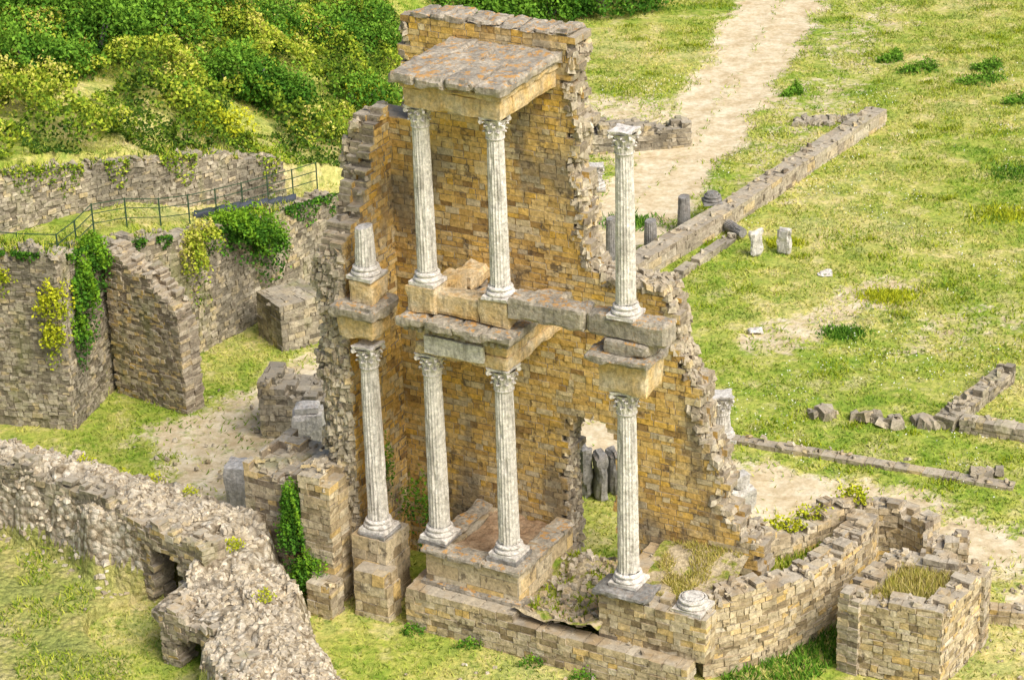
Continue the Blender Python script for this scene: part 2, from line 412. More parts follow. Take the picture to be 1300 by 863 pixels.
def dens(lo,hi,step,far):
    a=np.arange(lo,hi+step/2,step); e=[];s=step;v=hi
    while v<far: s*=1.5; v+=s; e.append(v)
    e2=[];s=step;v=lo
    while v>-far: s*=1.5; v-=s; e2.append(v)
    return np.array(e2[::-1]+list(a)+e)
gx=dens(-25,25,.2,900); gy=dens(-9,64,.2,900)
X,Y=np.meshgrid(gx,gy); Z=hgt(X,Y); Dm=dirt(X,Y); Z=Z-.05*Dm
nx,ny=len(gx),len(gy); V=np.stack([X,Y,Z],-1).reshape(-1,3)
I=np.arange(nx*ny).reshape(ny,nx); Fq=np.stack([I[:-1,:-1],I[:-1,1:],I[1:,1:],I[1:,:-1]],-1).reshape(-1,4)
me=bpy.data.meshes.new("ground"); me.vertices.add(len(V)); me.vertices.foreach_set("co",V.astype(np.float32).ravel())
me.loops.add(Fq.size); me.loops.foreach_set("vertex_index",Fq.astype(np.int32).ravel())
me.polygons.add(len(Fq)); me.polygons.foreach_set("loop_start",np.arange(0,Fq.size,4,dtype=np.int32)); me.polygons.foreach_set("loop_total",np.full(len(Fq),4,dtype=np.int32))
me.update(); me.attributes.new("dirt",'FLOAT','POINT').data.foreach_set("value",Dm.astype(np.float32).ravel()); me.shade_smooth()
def grass_color(nt,pos):
    big=noi(nt,pos,.12,3.5,.65); mid=noi(nt,pos,.7,3.5,.78)
    c=ramp(nt,big,[(.34,(.19,.29,.035)),(.46,(.31,.38,.06)),(.54,(.47,.45,.13)),(.64,(.62,.53,.26))])
    c2=ramp(nt,mid,[(.3,(.08,.19,.02)),(.42,(.22,.32,.04)),(.53,(.42,.42,.10)),(.64,(.62,.53,.28))])
    c=mix(nt,.55,c,c2)
    sp=noi(nt,pos,2.1,2,.6)
    return mix(nt,ramp(nt,sp,[(.60,(0,0,0)),(.70,(.65,.65,.65))]),c,(.12,.23,.02))
M_gr,nt,b=newmat("grass_ground"); up,pos=upfac(nt)
g=grass_color(nt,pos); fine=noi(nt,pos,5,3.5,.85)
g=mix(nt,1.0,g,ramp(nt,fine,[(.3,(.45,.5,.4)),(.5,(1,1,1)),(.68,(1.4,1.3,1.35))]),'MULTIPLY')
dc=ramp(nt,noi(nt,pos,1.1,3.5,.85),[(.33,(.50,.39,.23)),(.5,(.64,.54,.36)),(.66,(.74,.66,.49))])
dc=mix(nt,1.0,dc,ramp(nt,fine,[(.3,(.78,.76,.72)),(.7,(1.12,1.12,1.12))]),'MULTIPLY')
d=attr(nt,"dirt"); dn=math_(nt,'ADD',d,math_(nt,'MULTIPLY',math_(nt,'SUBTRACT',noi(nt,pos,1.6,3.5,.85),.5),2.0))
dm=ramp(nt,dn,[(.32,(0,0,0)),(.68,(1,1,1))])
g=mix(nt,dm,g,dc)
nt.links.new(g,b.inputs["Base Color"]); bump(nt,b,math_(nt,'MULTIPLY',fine,math_(nt,'SUBTRACT',1.0,math_(nt,'MULTIPLY',dm,.75))),1,.07)
me.materials.append(M_gr); ground=link(bpy.data.objects.new("ground",me))
M_bl,nt,b=newmat("grass_blades"); up,pos=upfac(nt); g=grass_color(nt,pos)
g=mix(nt,1.0,g,ramp(nt,attr(nt,"rnd"),[(0,(.5,.7,.4)),(.7,(1.1,1.1,.9)),(1,(1.5,1.35,1.4))]),'MULTIPLY')
nt.links.new(g,b.inputs["Base Color"])
n=330000; px=rng.uniform(-15,25,n); py=-4+64*rng.random(n)**.9
k=(rng.random(n)>dirt(px,py)*1.15)&(fbm(px*1.2,py*1.2,4,3)+.25*rng.random(n)>.52); px,py=px[k],py[k]
blades("grass",np.stack([px,py,hgt(px,py)],1),.09,.06,M_bl,rng.random(len(px))*.6+.9*(fbm(px*.9,py*.9,6,3)-.35),.9)
n=9000; px=rng.uniform(4,22,n); py=rng.uniform(6,44,n); k=(fbm(px*.4,py*.4,6,3)>.52)&(dirt(px,py)<.3); px,py=px[k],py[k]
M_fl,nt,b=newmat("wildflower_petals"); b.inputs["Base Color"].default_value=(.78,.78,.70,1)
quads("wildflowers",np.stack([px,py,hgt(px,py)+.1],1),.055,rng.random(len(px)),M_fl)
cx=rng.uniform(3,24,320); cy=rng.uniform(4,55,320); P=[]
for a_,b_ in zip(cx,cy):
    if dirt(np.array([a_]),np.array([b_]))[0]>.4: continue
    m_=int(rng.integers(20,110)); r_=rng.uniform(.15,.6); P.append(np.stack([rng.normal(a_,r_,m_),rng.normal(b_,r_*.7,m_)],1))
P=np.concatenate(P); P=np.concatenate([P,hgt(P[:,0],P[:,1])[:,None]],1)
blades("field_weeds",P,.12,.055,M_yel,.0+.6*rng.random(len(P)),.6)
# ------------------------------------------------------------------ the stage ruin
st=bpy.data.objects.new("roman_stage_ruin",None); link(st); st.location=(-.23,.03,0); st.rotation_euler=(0,0,math.radians(-30))
ca,sa=math.cos(math.radians(30)),math.sin(math.radians(30))
def LW(s,t): return (-.23+s*ca+t*sa,.03-s*sa+t*ca)
def rbound(z):
    if z<=8.9: return float(np.interp(z,[0,2.6,2.9,3.4,4.4,6.8,8.3,8.9],[6.2,5.5,5.1,4.7,4.45,3.75,3.3,3.0]))
    return float(np.interp(z,[8.9,9.2,9.8,10.5,14.1,14.8],[1.6,1.25,1.0,.8,.72,.6]))
def keep_back(a,z,r):
    s=a-5.1
    if z>12.3 and s<-3.85+r.uniform(-.1,.12): return False
    if s>rbound(z)+.12*math.sin(z*3.1)+.07*math.sin(z*8)+r.uniform(-.08,.05): return False
    w=.06*math.sin(z*5)+r.uniform(-.05,.03)
    if .35+w<s<1.85+r.uniform(-.02,.02) and z<4.55: return False
    if z<5.15 and z>=4.55 and abs(s-1.1)<.75*math.sqrt(max(0,1-((z-4.55)/.65)**2))+w: return False
    return True
masonry("back_wall",[(-5.1,2.4),(6.3,2.4)],.8,-.1,14.9,M_och,st,keep_back,course=.15,blen=.30,nb=2,rag=.06,rel=.012,jit=.009,cap=0)
def top_ret(a): return float(np.interp(a,[0,.5,1.0,1.5,1.9,2.4],[9.5,9.9,10.3,11.2,12.2,12.4]))
masonry("return_wall",[(-4.42,.0),(-4.42,2.4)],.7,-.1,top_ret,M_och,st,course=.15,blen=.28,nb=2,rag=.35,rel=.025,jit=.015)
masonry("broken_core",[(-5.6,.35),(-5.1,.35)],.9,-.1,lambda a:8.3,M_cre,st,lambda a,z,r:a>.28+.22*math.sin(z*2.7)+r.uniform(-.1,.1),course=.13,blen=.2,rag=.5,jit=.03,rel=.04)
masonry("broken_core",[(-5.5,2.3),(-4.9,2.3)],.9,-.1,lambda a:11.9,M_cre,st,lambda a,z,r:a>.3+.25*math.sin(z*2.1)+r.uniform(-.1,.1),course=.13,blen=.2,rag=.5,jit=.03,rel=.04)
mb=MB(); J=lambda s:random.uniform(-s,s)
for i in range(1500):
    z=random.uniform(2.6,14.7); s=rbound(z)+.12*math.sin(z*3.1)+.07*math.sin(z*8)-.06+J(.1)
    mb.rock(s,2.4+random.uniform(.02,.78),z,.19,.8)
for i in range(250):
    s=random.uniform(1.4,3.1); mb.rock(s,2.4+random.uniform(0,.8),float(np.interp(s,[1.4,3.1],[8.95,8.95]))+J(.1),.2,.8)
for i in range(260):
    z=random.uniform(12.4,14.8); mb.rock(-3.85+J(.1),2.4+random.uniform(0.02,.78),z,.18,.8)
for i in range(1300):
    z=random.uniform(.1,9.4); mb.rock(-4.45-random.uniform(.02,.68),-.0+J(.07),z,.17,.8)
for i in range(900):
    z=random.uniform(.1,9.4); mb.rock(-5.2+.15*math.sin(z*2.7)+J(.08),random.uniform(0,1.2),z,.19,.8)
for i in range(700):
    z=random.uniform(8,12.3); mb.rock(-5.1+.2*math.sin(z*2.1)+J(.08),random.uniform(1.6,3.1),z,.19,.8)
for i in range(260):
    z=random.uniform(.6,5.0); mb.rock(.33+J(.06),2.42+random.uniform(0.02,.72),z,.15,.8)
for i in range(120):
    a_=random.uniform(0,3.14); mb.rock(1.1+.8*math.cos(a_),2.42+random.uniform(.02,.72),4.5+.68*math.sin(a_),.15,.8)
mb.obj("broken_edge_stones",M_cre,st)
for i in range(9):
    s=-3.6+i*.48; rough_box("crest_stone",s,s+.475,2.36,3.22,14.88,15.0+random.uniform(0,.07),M_cor,st,.05,.1,i+3)
masonry("platform_front",[(-2.5,-1.0),(5.3,-1.0)],.5,-.1,lambda a:1.12 if a<3.2 else .95,M_bei,st,rag=.08,cap=4,capsize=.1)
masonry("platform_side",[(-2.5,1.5),(-2.5,-1.0)],.5,-.1,1.1,M_bei,st,rag=.08,fronts=(0,0,1,1,0,1),cap=4,capsize=.1)
rough_box("platform_fill",-2.1,.9,-.6,2.35,.6,1.06,M_cor,st,.03,.2,4)
for q,(p0,p1) in enumerate((((-2.15,-.5),(.5,-.5)),((.5,-.5),(.5,2.38)),((-2.15,2.38),(-2.15,-.5)))):
    masonry("podium",[p0,p1],.45,1.1,2.02,M_bei,st,course=.3,blen=.7,rag=0,rel=.008,jit=.006,nb=1,cap=0)
rough_box("podium_plinth",-2.28,.62,-.62,-.1,1.08,1.26,M_cor,st,.02,.15,8)
M_soil,nt,b=newmat("rubbly_soil"); up,pos=upfac(nt); nf=noi(nt,pos,7,3.5,.85)
c=ramp(nt,noi(nt,pos,1.5,3.5,.8),[(.34,(.16,.23,.03)),(.44,(.34,.33,.09)),(.5,(.46,.38,.24)),(.7,(.56,.48,.34))])
c=mix(nt,1.0,c,ramp(nt,nf,[(.3,(.5,.5,.5)),(.7,(1.35,1.35,1.3))]),'MULTIPLY')
nt.links.new(c,b.inputs["Base Color"]); bump(nt,b,nf,1,.08)
M_brn=stone_mat("brown_earth",(.30,.20,.12),(.42,.31,.20),0,.3)
rough_box("podium_fill",-1.75,.1,-.1,2.38,1.1,1.93,M_brn,st,.07,.12,9)
for i,(a,b_) in enumerate(((-2.28,-1.5),(-1.47,-.5),(-.47,.62))): rough_box("podium_cornice",a,b_,-.64,-.02,2.02,2.17,M_cor,st,.02,.1,i+20)
for i,(a,b_) in enumerate(((0,.9),(.93,1.7),(1.75,2.36))): rough_box("podium_cornice",.02,.62,a,b_,2.02,2.14,M_cor,st,.025,.1,i+30)
rough_box("podium_cornice",-2.28,-1.75,0,2.3,2.02,2.14,M_cor,st,.025,.15,35)
for s in (-2.0,0.0):
    rough_box("column_plinth",s-.42,s+.42,-.43,.41,2.17,2.28,M_dst,st,.02,.12,int(s*5)+40)
    column("lower_column",(s,0,2.28),5.1,.265,M_mar,st)
masonry("side_podium",[(-4.35,-.55),(-3.3,-.55)],1.1,-.1,1.98,M_bei,st,course=.3,blen=.5,rag=.05,fronts=(0,0,1,1,0,1),cap=0)
masonry("side_podium",[(-4.0,-1.05),(-3.0,-1.05)],.6,-.1,1.2,M_bei,st,course=.28,blen=.5,rag=.1,fronts=(0,0,1,1,0,1),cap=3)
rough_box("column_plinth",-4.2,-3.35,-.5,.35,1.98,2.1,M_dst,st,.02,.12,45)
column("lower_column",(-3.8,-.05,2.08),5.15,.265,M_mar,st)
masonry("right_podium",[(2.75,-.55),(5.6,-.55)],.6,.9,2.12,M_bei,st,rag=.12,fronts=(0,0,1,1,0,1),cap=4,capsize=.12)
masonry("right_podium",[(2.75,2.38),(2.75,-.55)],.5,.5,2.1,M_bei,st,rag=.12,cap=4,capsize=.12)
rough_box("column_plinth",2.62,4.05,-.68,.25,2.14,2.30,M_dst,st,.03,.12,46)
column("lower_column",(3.3,-.02,2.32),5.15,.265,M_mar,st)
column("column_base_fragment",(5.05,-.1,2.1),.35,.27,M_lst,st,cap=False)
for nm,a in (("architrave",(-2.28,.3,-.3,.3,7.4,7.72)),("architrave",(-.28,.3,.3,2.4,7.4,7.72)),("architrave",(-2.28,-1.75,.3,2.4,7.4,7.72)),("frieze",(-2.24,.27,-.27,2.4,7.72,8.06))):
    rough_box(nm,*a,M_ocb,st,.02,.14,len(nm)+int(a[2]*7))
rough_box("marble_frieze_slab",-1.95,-.30,-.42,-.29,7.50,7.97,M_mar,st,.012,.12,50)
rough_box("cornice_lower",-2.42,.42,-.45,2.4,8.06,8.24,M_cor,st,.03,.12,51)
for i in range(4):
    a=-2.55+i*.79; rough_box("cornice",a,a+.785,-.72,2.4 if i in(0,3) else 1.6,8.24,8.48+random.uniform(-.015,.02),M_cor,st,.04,.1,52+i)
for i in range(14):
    a=-2.4+i*.2; rough_box("dentil",a,a+.11,-.58,-.46,8.1,8.23,M_cor,st,.012,.1,70+i)
rough_box("balustrade",-2.28,-.48,-.25,.28,8.5,9.06,M_ocb,st,.02,.13,57)
rough_box("balustrade",-.46,.34,-.3,.34,8.5,9.2,M_ocb,st,.02,.13,58)
rough_box("pedestal",-2.42,-1.62,-.36,.4,8.5,9.17,M_ocb,st,.025,.13,59)
rough_box("pedestal_return",-2.2,-1.62,.42,1.3,8.5,9.05,M_ocb,st,.03,.13,60)
rough_box("pedestal_return",-2.2,-1.6,1.32,2.38,8.5,8.85,M_ocb,st,.04,.13,61)
for s in (-2.0,0.0):
    column("upper_column",(s,0,9.18),4.5,.24,M_mar,st)
rough_box("architrave_beam",.36,2.35,-.30,.30,8.80,9.34,M_cor,st,.035,.1,62)
rough_box("architrave_beam",2.37,4.45,-.28,.32,8.78,9.33,M_cor,st,.04,.1,63)
rough_box("right_entablature_block",2.75,3.98,-.38,.55,7.48,8.28,M_ocb,st,.025,.13,64)
rough_box("right_cornice",2.45,4.12,-.62,.65,8.28,8.46,M_cor,st,.04,.11,65)
rough_box("right_cornice",2.9,4.0,-.4,.5,8.46,8.79,M_cor,st,.03,.12,66)
column("upper_column",(3.3,0,9.32),4.5,.24,M_mar,st)
rough_box("side_entablature",-4.5,-3.45,-.35,.6,7.42,8.0,M_ocb,st,.03,.13,67)
rough_box("side_cornice",-4.6,-3.3,-.55,.7,8.0,8.35,M_cor,st,.05,.11,68)
rough_box("side_pedestal",-4.2,-3.5,-.2,.55,8.35,8.95,M_ocb,st,.03,.13,69)
column("broken_upper_column",(-3.85,.15,8.95),1.3,.26,M_mar,st,cap=False,broken=.04)
for a in ((-2.25,.32,-.3,.3,13.66,14.12),(-.26,.32,.3,2.4,13.66,14.12),(-2.25,-1.7,.3,2.4,13.66,14.12)): rough_box("top_architrave",*a,M_ocb,st,.02,.14,int(a[2]*9)+80)
rough_box("top_soffit",-2.3,.38,-.36,2.4,14.12,14.28,M_ocb,st,.02,.14,83)
for i in range(4):
    a=-2.5+i*.75; rough_box("top_cornice",a,a+.748,-.58,2.38,14.28,14.54+random.uniform(-.015,.02),M_cor,st,.04,.1,84+i)
def patch(name,s0,s1,t0,t1,fn,mat,res=.1,parent=st):
    xs=np.arange(s0,s1+.001,res); ys=np.arange(t0,t1+.001,res); v=[];f=[]
    for y in ys:
        for x in xs: v.append((x,y,fn(x,y)))
    for j in range(len(ys)-1):
        for i in range(len(xs)-1):
            q=j*len(xs)+i; f.append((q,q+1,q+1+len(xs),q+len(xs)))
    return mk(name,v,f,mat,parent,True)
fm=lambda x,y: max(.98 if y<0 else .3,1.02+.3*float(sstep(-.6,1.6,y))+.9*float(fbm(x*1.1+3,y*1.1,1,4)-.4)-.7*float(sstep(1.7,2.6,y))*float(sstep(2.4,1.6,x)))
patch("rubble_mound",.45,2.85,-.8,3.2,fm,M_soil)
fr_=lambda x,y: 2.0+.25*float(fbm(x*1.2,y*1.2,2,3)-.5)+.25*float(sstep(1,2.4,y))
patch("earth_fill",3.1,5.4,-.2,2.45,fr_,M_soil)
stones("fallen_stones",[(s,t,fm(s,t)+.03) for s,t in [(random.uniform(.6,2.7),random.uniform(-.6,2.6)) for _ in range(260)]],.17,M_bei,st)
def gr(n,x0,x1,y0,y1,fn): 
    a=rng.uniform(x0,x1,n); b_=rng.uniform(y0,y1,n); k=fbm(a*2,b_*2,3,2)>.5; a,b_=a[k],b_[k]
    return np.stack([a,b_,[fn(p,q) for p,q in zip(a,b_)]],1)
P=gr(5000,3.4,5.4,.1,2.4,fr_); blades("dry_grass_clump",P,.13,.03,M_dry,rng.random(len(P)),.5,st)
P=gr(2600,.7,2.7,-.5,3.0,fm); blades("weeds",P,.10,.05,M_yel,rng.random(len(P))*.6,.6,st)
for i,(x,y) in enumerate(((1.75,6.9),(2.15,6.7),(2.55,7.0),(2.95,6.7))):
    rough_box("standing_slab",x,x+.3,y,y+.6,-.05,1.5-.12*i,M_dst,None,.05,.14,90+i,rot=.3)
# ------------------------------------------------------------------ piers left of the stage
def wpath(*p): return [LW(*q) for q in p]
masonry("pier_wall",wpath((-7.4,-.8),(-6.0,-.8)),2.2,-.1,lambda a:3.35-.1*a,M_mix,None,rag=.25,fronts=(0,0,1,1,0,1))
masonry("pier_wall",wpath((-6.0,-.1),(-4.9,-.1)),1.8,-.1,lambda a:3.5,M_cre,None,rag=.35,fronts=(0,0,1,1,0,1))
masonry("pier_wall",wpath((-5.55,-1.0),(-4.6,-1.0)),1.2,-.1,lambda a:3.8-.3*a,M_bei,None,rag=.3,fronts=(0,0,1,1,0,1))
masonry("pier_wall",wpath((-5.1,-1.6),(-4.35,-1.6)),.6,-.1,lambda a:.9,M_bei,None,rag=.1)
masonry("stone_block_wall",[(-7.3,17.3),(-5.6,18.4)],1.6,-.1,1.5,M_gry,rag=.1)
masonry("stone_block_wall",[(-7.5,11.4),(-5.1,11.0)],1.5,-.1,lambda a:1.7-.2*a,M_gry,rag=.25)
rough_box("stone_pier",-6.4,-5.5,9.7,10.5,-.1,1.45,M_lst,None,.03,.15,101); rough_box("stone_cap",-6.3,-5.6,9.8,10.4,1.47,1.65,M_lst,None,.03,.12,102)
rough_box("stone_block",-7.95,-7.15,6.3,7.1,-.1,1.6,M_lst,None,.04,.15,103,rot=-.2)
# ------------------------------------------------------------------ left walls
WB=[(-20,14.0),(-13.1,12.2),(-12.3,15.0)]; WA=[(-12.3,15.0),(-10.2,17.0),(-8,20.2),(-5.7,23.5)]; WR=[(-22,13.2),(-15.7,16.3),(-9.4,21.2),(-7.4,23.2)]
TB_=lambda a:float(np.interp(a,[0,7.1,8,10],[5.3,5.6,5.2,4.9])); TA_=lambda a:float(np.interp(a,[0,2.9,5,10.8],[4.7,4.15,3.7,2.9])); TR_=lambda a:float(np.interp(a,[0,7,15,18],[6.9,6.65,5.3,4.2]))
kw=dict(course=.13,blen=.21,jit=.02,rel=.035,cap=14,capsize=.2)
masonry("terrace_wall",WB,.8,-.1,TB_,M_gry,rag=.3,**kw)
masonry("terrace_wall",WA,.8,-.1,TA_,M_gry,rag=.25,**kw)
masonry("cross_wall",[(-12.2,14.7),(-9.85,13.0)],.8,-.1,lambda a:float(np.interp(a,[0,1.8,2.3,2.9],[4.7,4.3,3.7,2.9])),M_mix,rag=.3,**kw)
masonry("retaining_wall",WR,.7,2.4,TR_,M_gry,rag=.3,**kw)
masonry("low_wall",[(2.6,34.6),(7.2,35.2)],1.0,-.1,.75,M_gry,rag=.4,jit=.03)
for path,tf,hang in ((WB,TB_,.35),(WA,TA_,.6),(WR,TR_,.8)):
    f_,L_=pathfn(path); P=[];Q=[]
    for i in range(int(L_*220)):
        a=random.uniform(0,L_)
        if noise.noise(Vector((a*.8,3,L_)))<-.15: continue
        p=f_(a,random.uniform(.1,1.2)); P.append((p.x,p.y,tf(a)+random.uniform(-.12,.05)))
    for i in range(int(L_*340)):
        a=random.uniform(0,L_); q=noise.noise(Vector((a*.9,9,L_)))
        if q<-.02: continue
        p=f_(a,random.uniform(-.12,.1)); Q.append((p.x,p.y,tf(a)+.12-random.random()**1.5*hang*(q+.1)*3.2))
    blades("wall_top_grass",np.array(P),.22,.06,M_bram,rng.random(len(P)),.6)
    if Q: quads("hanging_creeper",np.array(Q),.11,rng.random(len(Q))*.8,M_ivy if hang<.7 else M_bram)
M_met,nt,b=newmat("painted_metal"); b.inputs["Base Color"].default_value=(.05,.09,.05,1); b.inputs["Roughness"].default_value=.5
f_,L_=pathfn([(-17,14.4),(-13.3,13.5),(-12.6,16.2),(-10.7,18.2),(-6.4,24.5)])
mb=MB(); a=0; pts=[]
while a<L_: 
    p=f_(a,0); pts.append((p.x,p.y,float(hgt(p.x+.2,p.y+.3)))); a+=1.3
pts=[(x,y,max(z,np.interp(x,[-12,-6.4],[4.5,2.7])-.15)) for x,y,z in pts]
def bar(mb,p,q,w):
    p=Vector(p);q=Vector(q);d=(q-p).normalized(); s=d.cross(Vector((0,0,1)))
    s=s.normalized()*w if s.length>.1 else Vector((w,0,0)); u=s.cross(d).normalized()*w
    mb.box([tuple(p-s-u),tuple(p+s-u),tuple(p+s+u),tuple(p-s+u),tuple(q-s-u),tuple(q+s-u),tuple(q+s+u),tuple(q-s+u)],.5)
for p in pts: bar(mb,(p[0],p[1],p[2]-.2),(p[0],p[1],p[2]+1.05),.022)
for p,q in zip(pts,pts[1:]):
    for h in (.4,.72,1.02): bar(mb,(p[0],p[1],p[2]+h),(q[0],q[1],q[2]+h),.012)
mb.obj("metal_railing",M_met)
M_tarp,nt,b=newmat("dark_tarp"); b.inputs["Base Color"].default_value=(.06,.07,.09,1); b.inputs["Roughness"].default_value=.5
for i in range(6):
    x,y=-9.6+i*.42,20.2+i*.42; z=float(hgt(x,y)); v=[];f=[]
    for q in range(9):
        for k in range(12):
            r_=.16*(1+.15*math.sin(q*1.7+k)); v.append((x+(q-4)*.12,y+(q-4)*.06+r_*math.cos(k*math.pi/6),z+.15+r_*math.sin(k*math.pi/6)))
    for q in range(8):
        for k in range(12): f.append((q*12+k,q*12+(k+1)%12,(q+1)*12+(k+1)%12,(q+1)*12+k))
    f.append(tuple(range(12))); f.append(tuple(range(96,108)))
    mk("tarp_roll",v,f,M_tarp,None,True)
# ------------------------------------------------------------------ field features
masonry("long_low_wall",[(4.1,21.6),(4.4,22.2),(7.9,26.7),(14.6,36.4),(15.0,36.9)],.75,-.1,lambda a:.68,M_cre,course=.24,blen=.6,rag=.1,nb=2,cap=3)
masonry("kerb_wall",[(4.9,20.9),(8.0,25.5)],.35,-.1,.2,M_gry,course=.2,blen=.4,rag=.15,nb=1,cap=8)
masonry("kerb_wall",[(5.8,10.2),(13.7,6.5)],.4,-.1,.15,M_cre,course=.18,blen=.45,rag=.12,nb=1,cap=6)
masonry("low_corner_wall",[(12.7,10.2),(15.2,13.4)],.6,-.1,.45,M_gry,rag=.15)
masonry("low_corner_wall",[(12.9,10.2),(15.5,8.9)],.45,-.1,.35,M_gry,rag=.15)
for (x,y) in ((9.1,11.5),(10.4,11.2),(11.1,10.9),(12.2,10.7)):
    stones("rubble_row",[(x+random.uniform(-.4,.4),y+random.uniform(-.2,.2),.12) for _ in range(10)],.42,M_gry)
stones("rubble_row",[(13.2+random.uniform(-.4,.4),7.4+random.uniform(-.2,.2),.12) for _ in range(12)],.35,M_gry)
stones("rubble_row",[(random.uniform(11.5,14),37.4+random.uniform(-.4,.4),.1) for _ in range(60)],.35,M_gry)
column("column_stump",(6.2,26.5,0),1.3,.24,M_dst,base=False,cap=False,broken=.03)
column("column_stump",(4.9,24.7,0),1.15,.24,M_dst,base=False,cap=False,broken=.03)
column("column_stump",(3.5,23.4,0),1.8,.22,M_dst,base=False,cap=False,broken=.03)
column("column_stump",(7.3,27.6,.6),.4,.24,M_dst,base=True,cap=False)
column("column_stump",(2.3,27.3,0),2.0,.24,M_dst,base=True,cap=False)
column("fallen_column",(7.75,26.3,.24),1.0,.2,M_dst,base=False,cap=False,tilt=(math.radians(88),0,math.radians(25)))
column("column_with_capital",(6.0,10.3,0),1.45,.27,M_lst,base=True,cap=True)
column("column_with_capital",(3.3,30.9,0),.95,.25,M_lst,base=True,cap=True)
rough_box("standing_slab",8.25,8.75,23.9,24.1,-.05,.95,M_lst,None,.06,.12,110,rot=.6)
rough_box("standing_slab",9.2,9.7,24.0,24.25,-.05,.95,M_lst,None,.06,.12,111,rot=-.5)
for i,(x,y) in enumerate(((10.6,22.1),(7.8,17.7))): rough_box("flat_stone",x-.25,x+.25,y-.2,y+.2,-.03,.1,M_mar,None,.05,.12,112+i)
rough_box("stone_block",5.7,6.4,5.6,6.3,-.05,.75,M_lst,None,.05,.14,115,rot=.3)
rough_box("stone_block",5.8,6.3,5.7,6.1,.72,1.15,M_lst,None,.05,.14,116,rot=.5)
# ------------------------------------------------------------------ curved walls, lower right
kc=dict(course=.15,blen=.28,jit=.018,cap=10,capsize=.18)
masonry("curved_wall",[(4.35,-2.45),(5.3,-2.15),(6.3,-1.6),(7.2,-.9),(8.1,-.0),(8.9,.95),(9.2,1.7)],.7,-.1,lambda a:2.05+.12*math.sin(a*1.3),M_bei,rag=.2,**kc)
masonry("curved_wall",[(4.9,.35),(5.8,.45),(6.8,.8),(7.9,1.5),(8.8,2.1),(9.6,2.0),(10.3,1.2)],.6,-.1,lambda a:2.15+.15*math.sin(a*2),M_bei,rag=.3,**kc)
masonry("wall_fragment",[(10.1,.55),(11.2,.3)],.7,-.1,1.9,M_bei,rag=.3,**kc)
mb=MB(); A,E,D,B=(7.6,-2.2),(9.9,-3.3),(11.5,-1.1),(9.25,.0)
for p,q in ((A,E),(E,D),(D,B),(B,A)): masonry("",[p,q],.55,-.1,2.1,M_bei,rag=.25,mb=mb,**kc)
pier=mb.obj("square_masonry_pier",M_bei)
def rot_in(n):
    u=rng.random(n)*.72+.14; w=rng.random(n)*.72+.14
    x=A[0]+(E[0]-A[0])*u+(B[0]-A[0])*w; y=A[1]+(E[1]-A[1])*u+(B[1]-A[1])*w; return x,y
v=[(*A,1.85),(*E,1.85),(*D,1.85),(*B,1.85)]; c=Vector((9.55,-1.65,1.85)); v=[Vector(p).lerp(c,.12) for p in v]
mk("pier_fill",v,[(0,1,2,3)],M_soil,pier)
x,y=rot_in(3500); blades("dry_grass_clump",np.stack([x,y,np.full(len(x),1.85)],1),.22,.035,M_dry,rng.random(len(x)),.4)
n=5000; x=rng.uniform(4.8,9.2,n); y=rng.uniform(-1.2,2,n); k=inpoly(x,y,BANK); x,y=x[k],y[k]; blades("dry_grass_clump",np.stack([x,y,hgt(x,y)],1),.2,.04,M_bram,rng.random(len(x)),.4)
n=5000; x=rng.uniform(4.8,8.6,n); y=rng.uniform(-4.2,.2,n); k=(x-y*.9>6.9)&(x-y<9.6); x,y=x[k],y[k]; blades("weeds",np.stack([x,y,hgt(x,y)],1),.2,.05,M_leaf,.4+.6*rng.random(len(x)),.5)
masonry("low_kerb_wall",[(11.5,-.3),(15,-1.2)],.4,-.1,.45,M_bei,rag=.15)
stones("scattered_stones",[(random.uniform(-4,4),random.uniform(-3,-1.3),.05) for _ in range(22)]+[(random.uniform(11,15),random.uniform(-3,1.5),.03) for _ in range(60)]+[(random.gauss(-8.5,1.5),random.gauss(10,3),.02) for _ in range(60)],.12,M_cre)
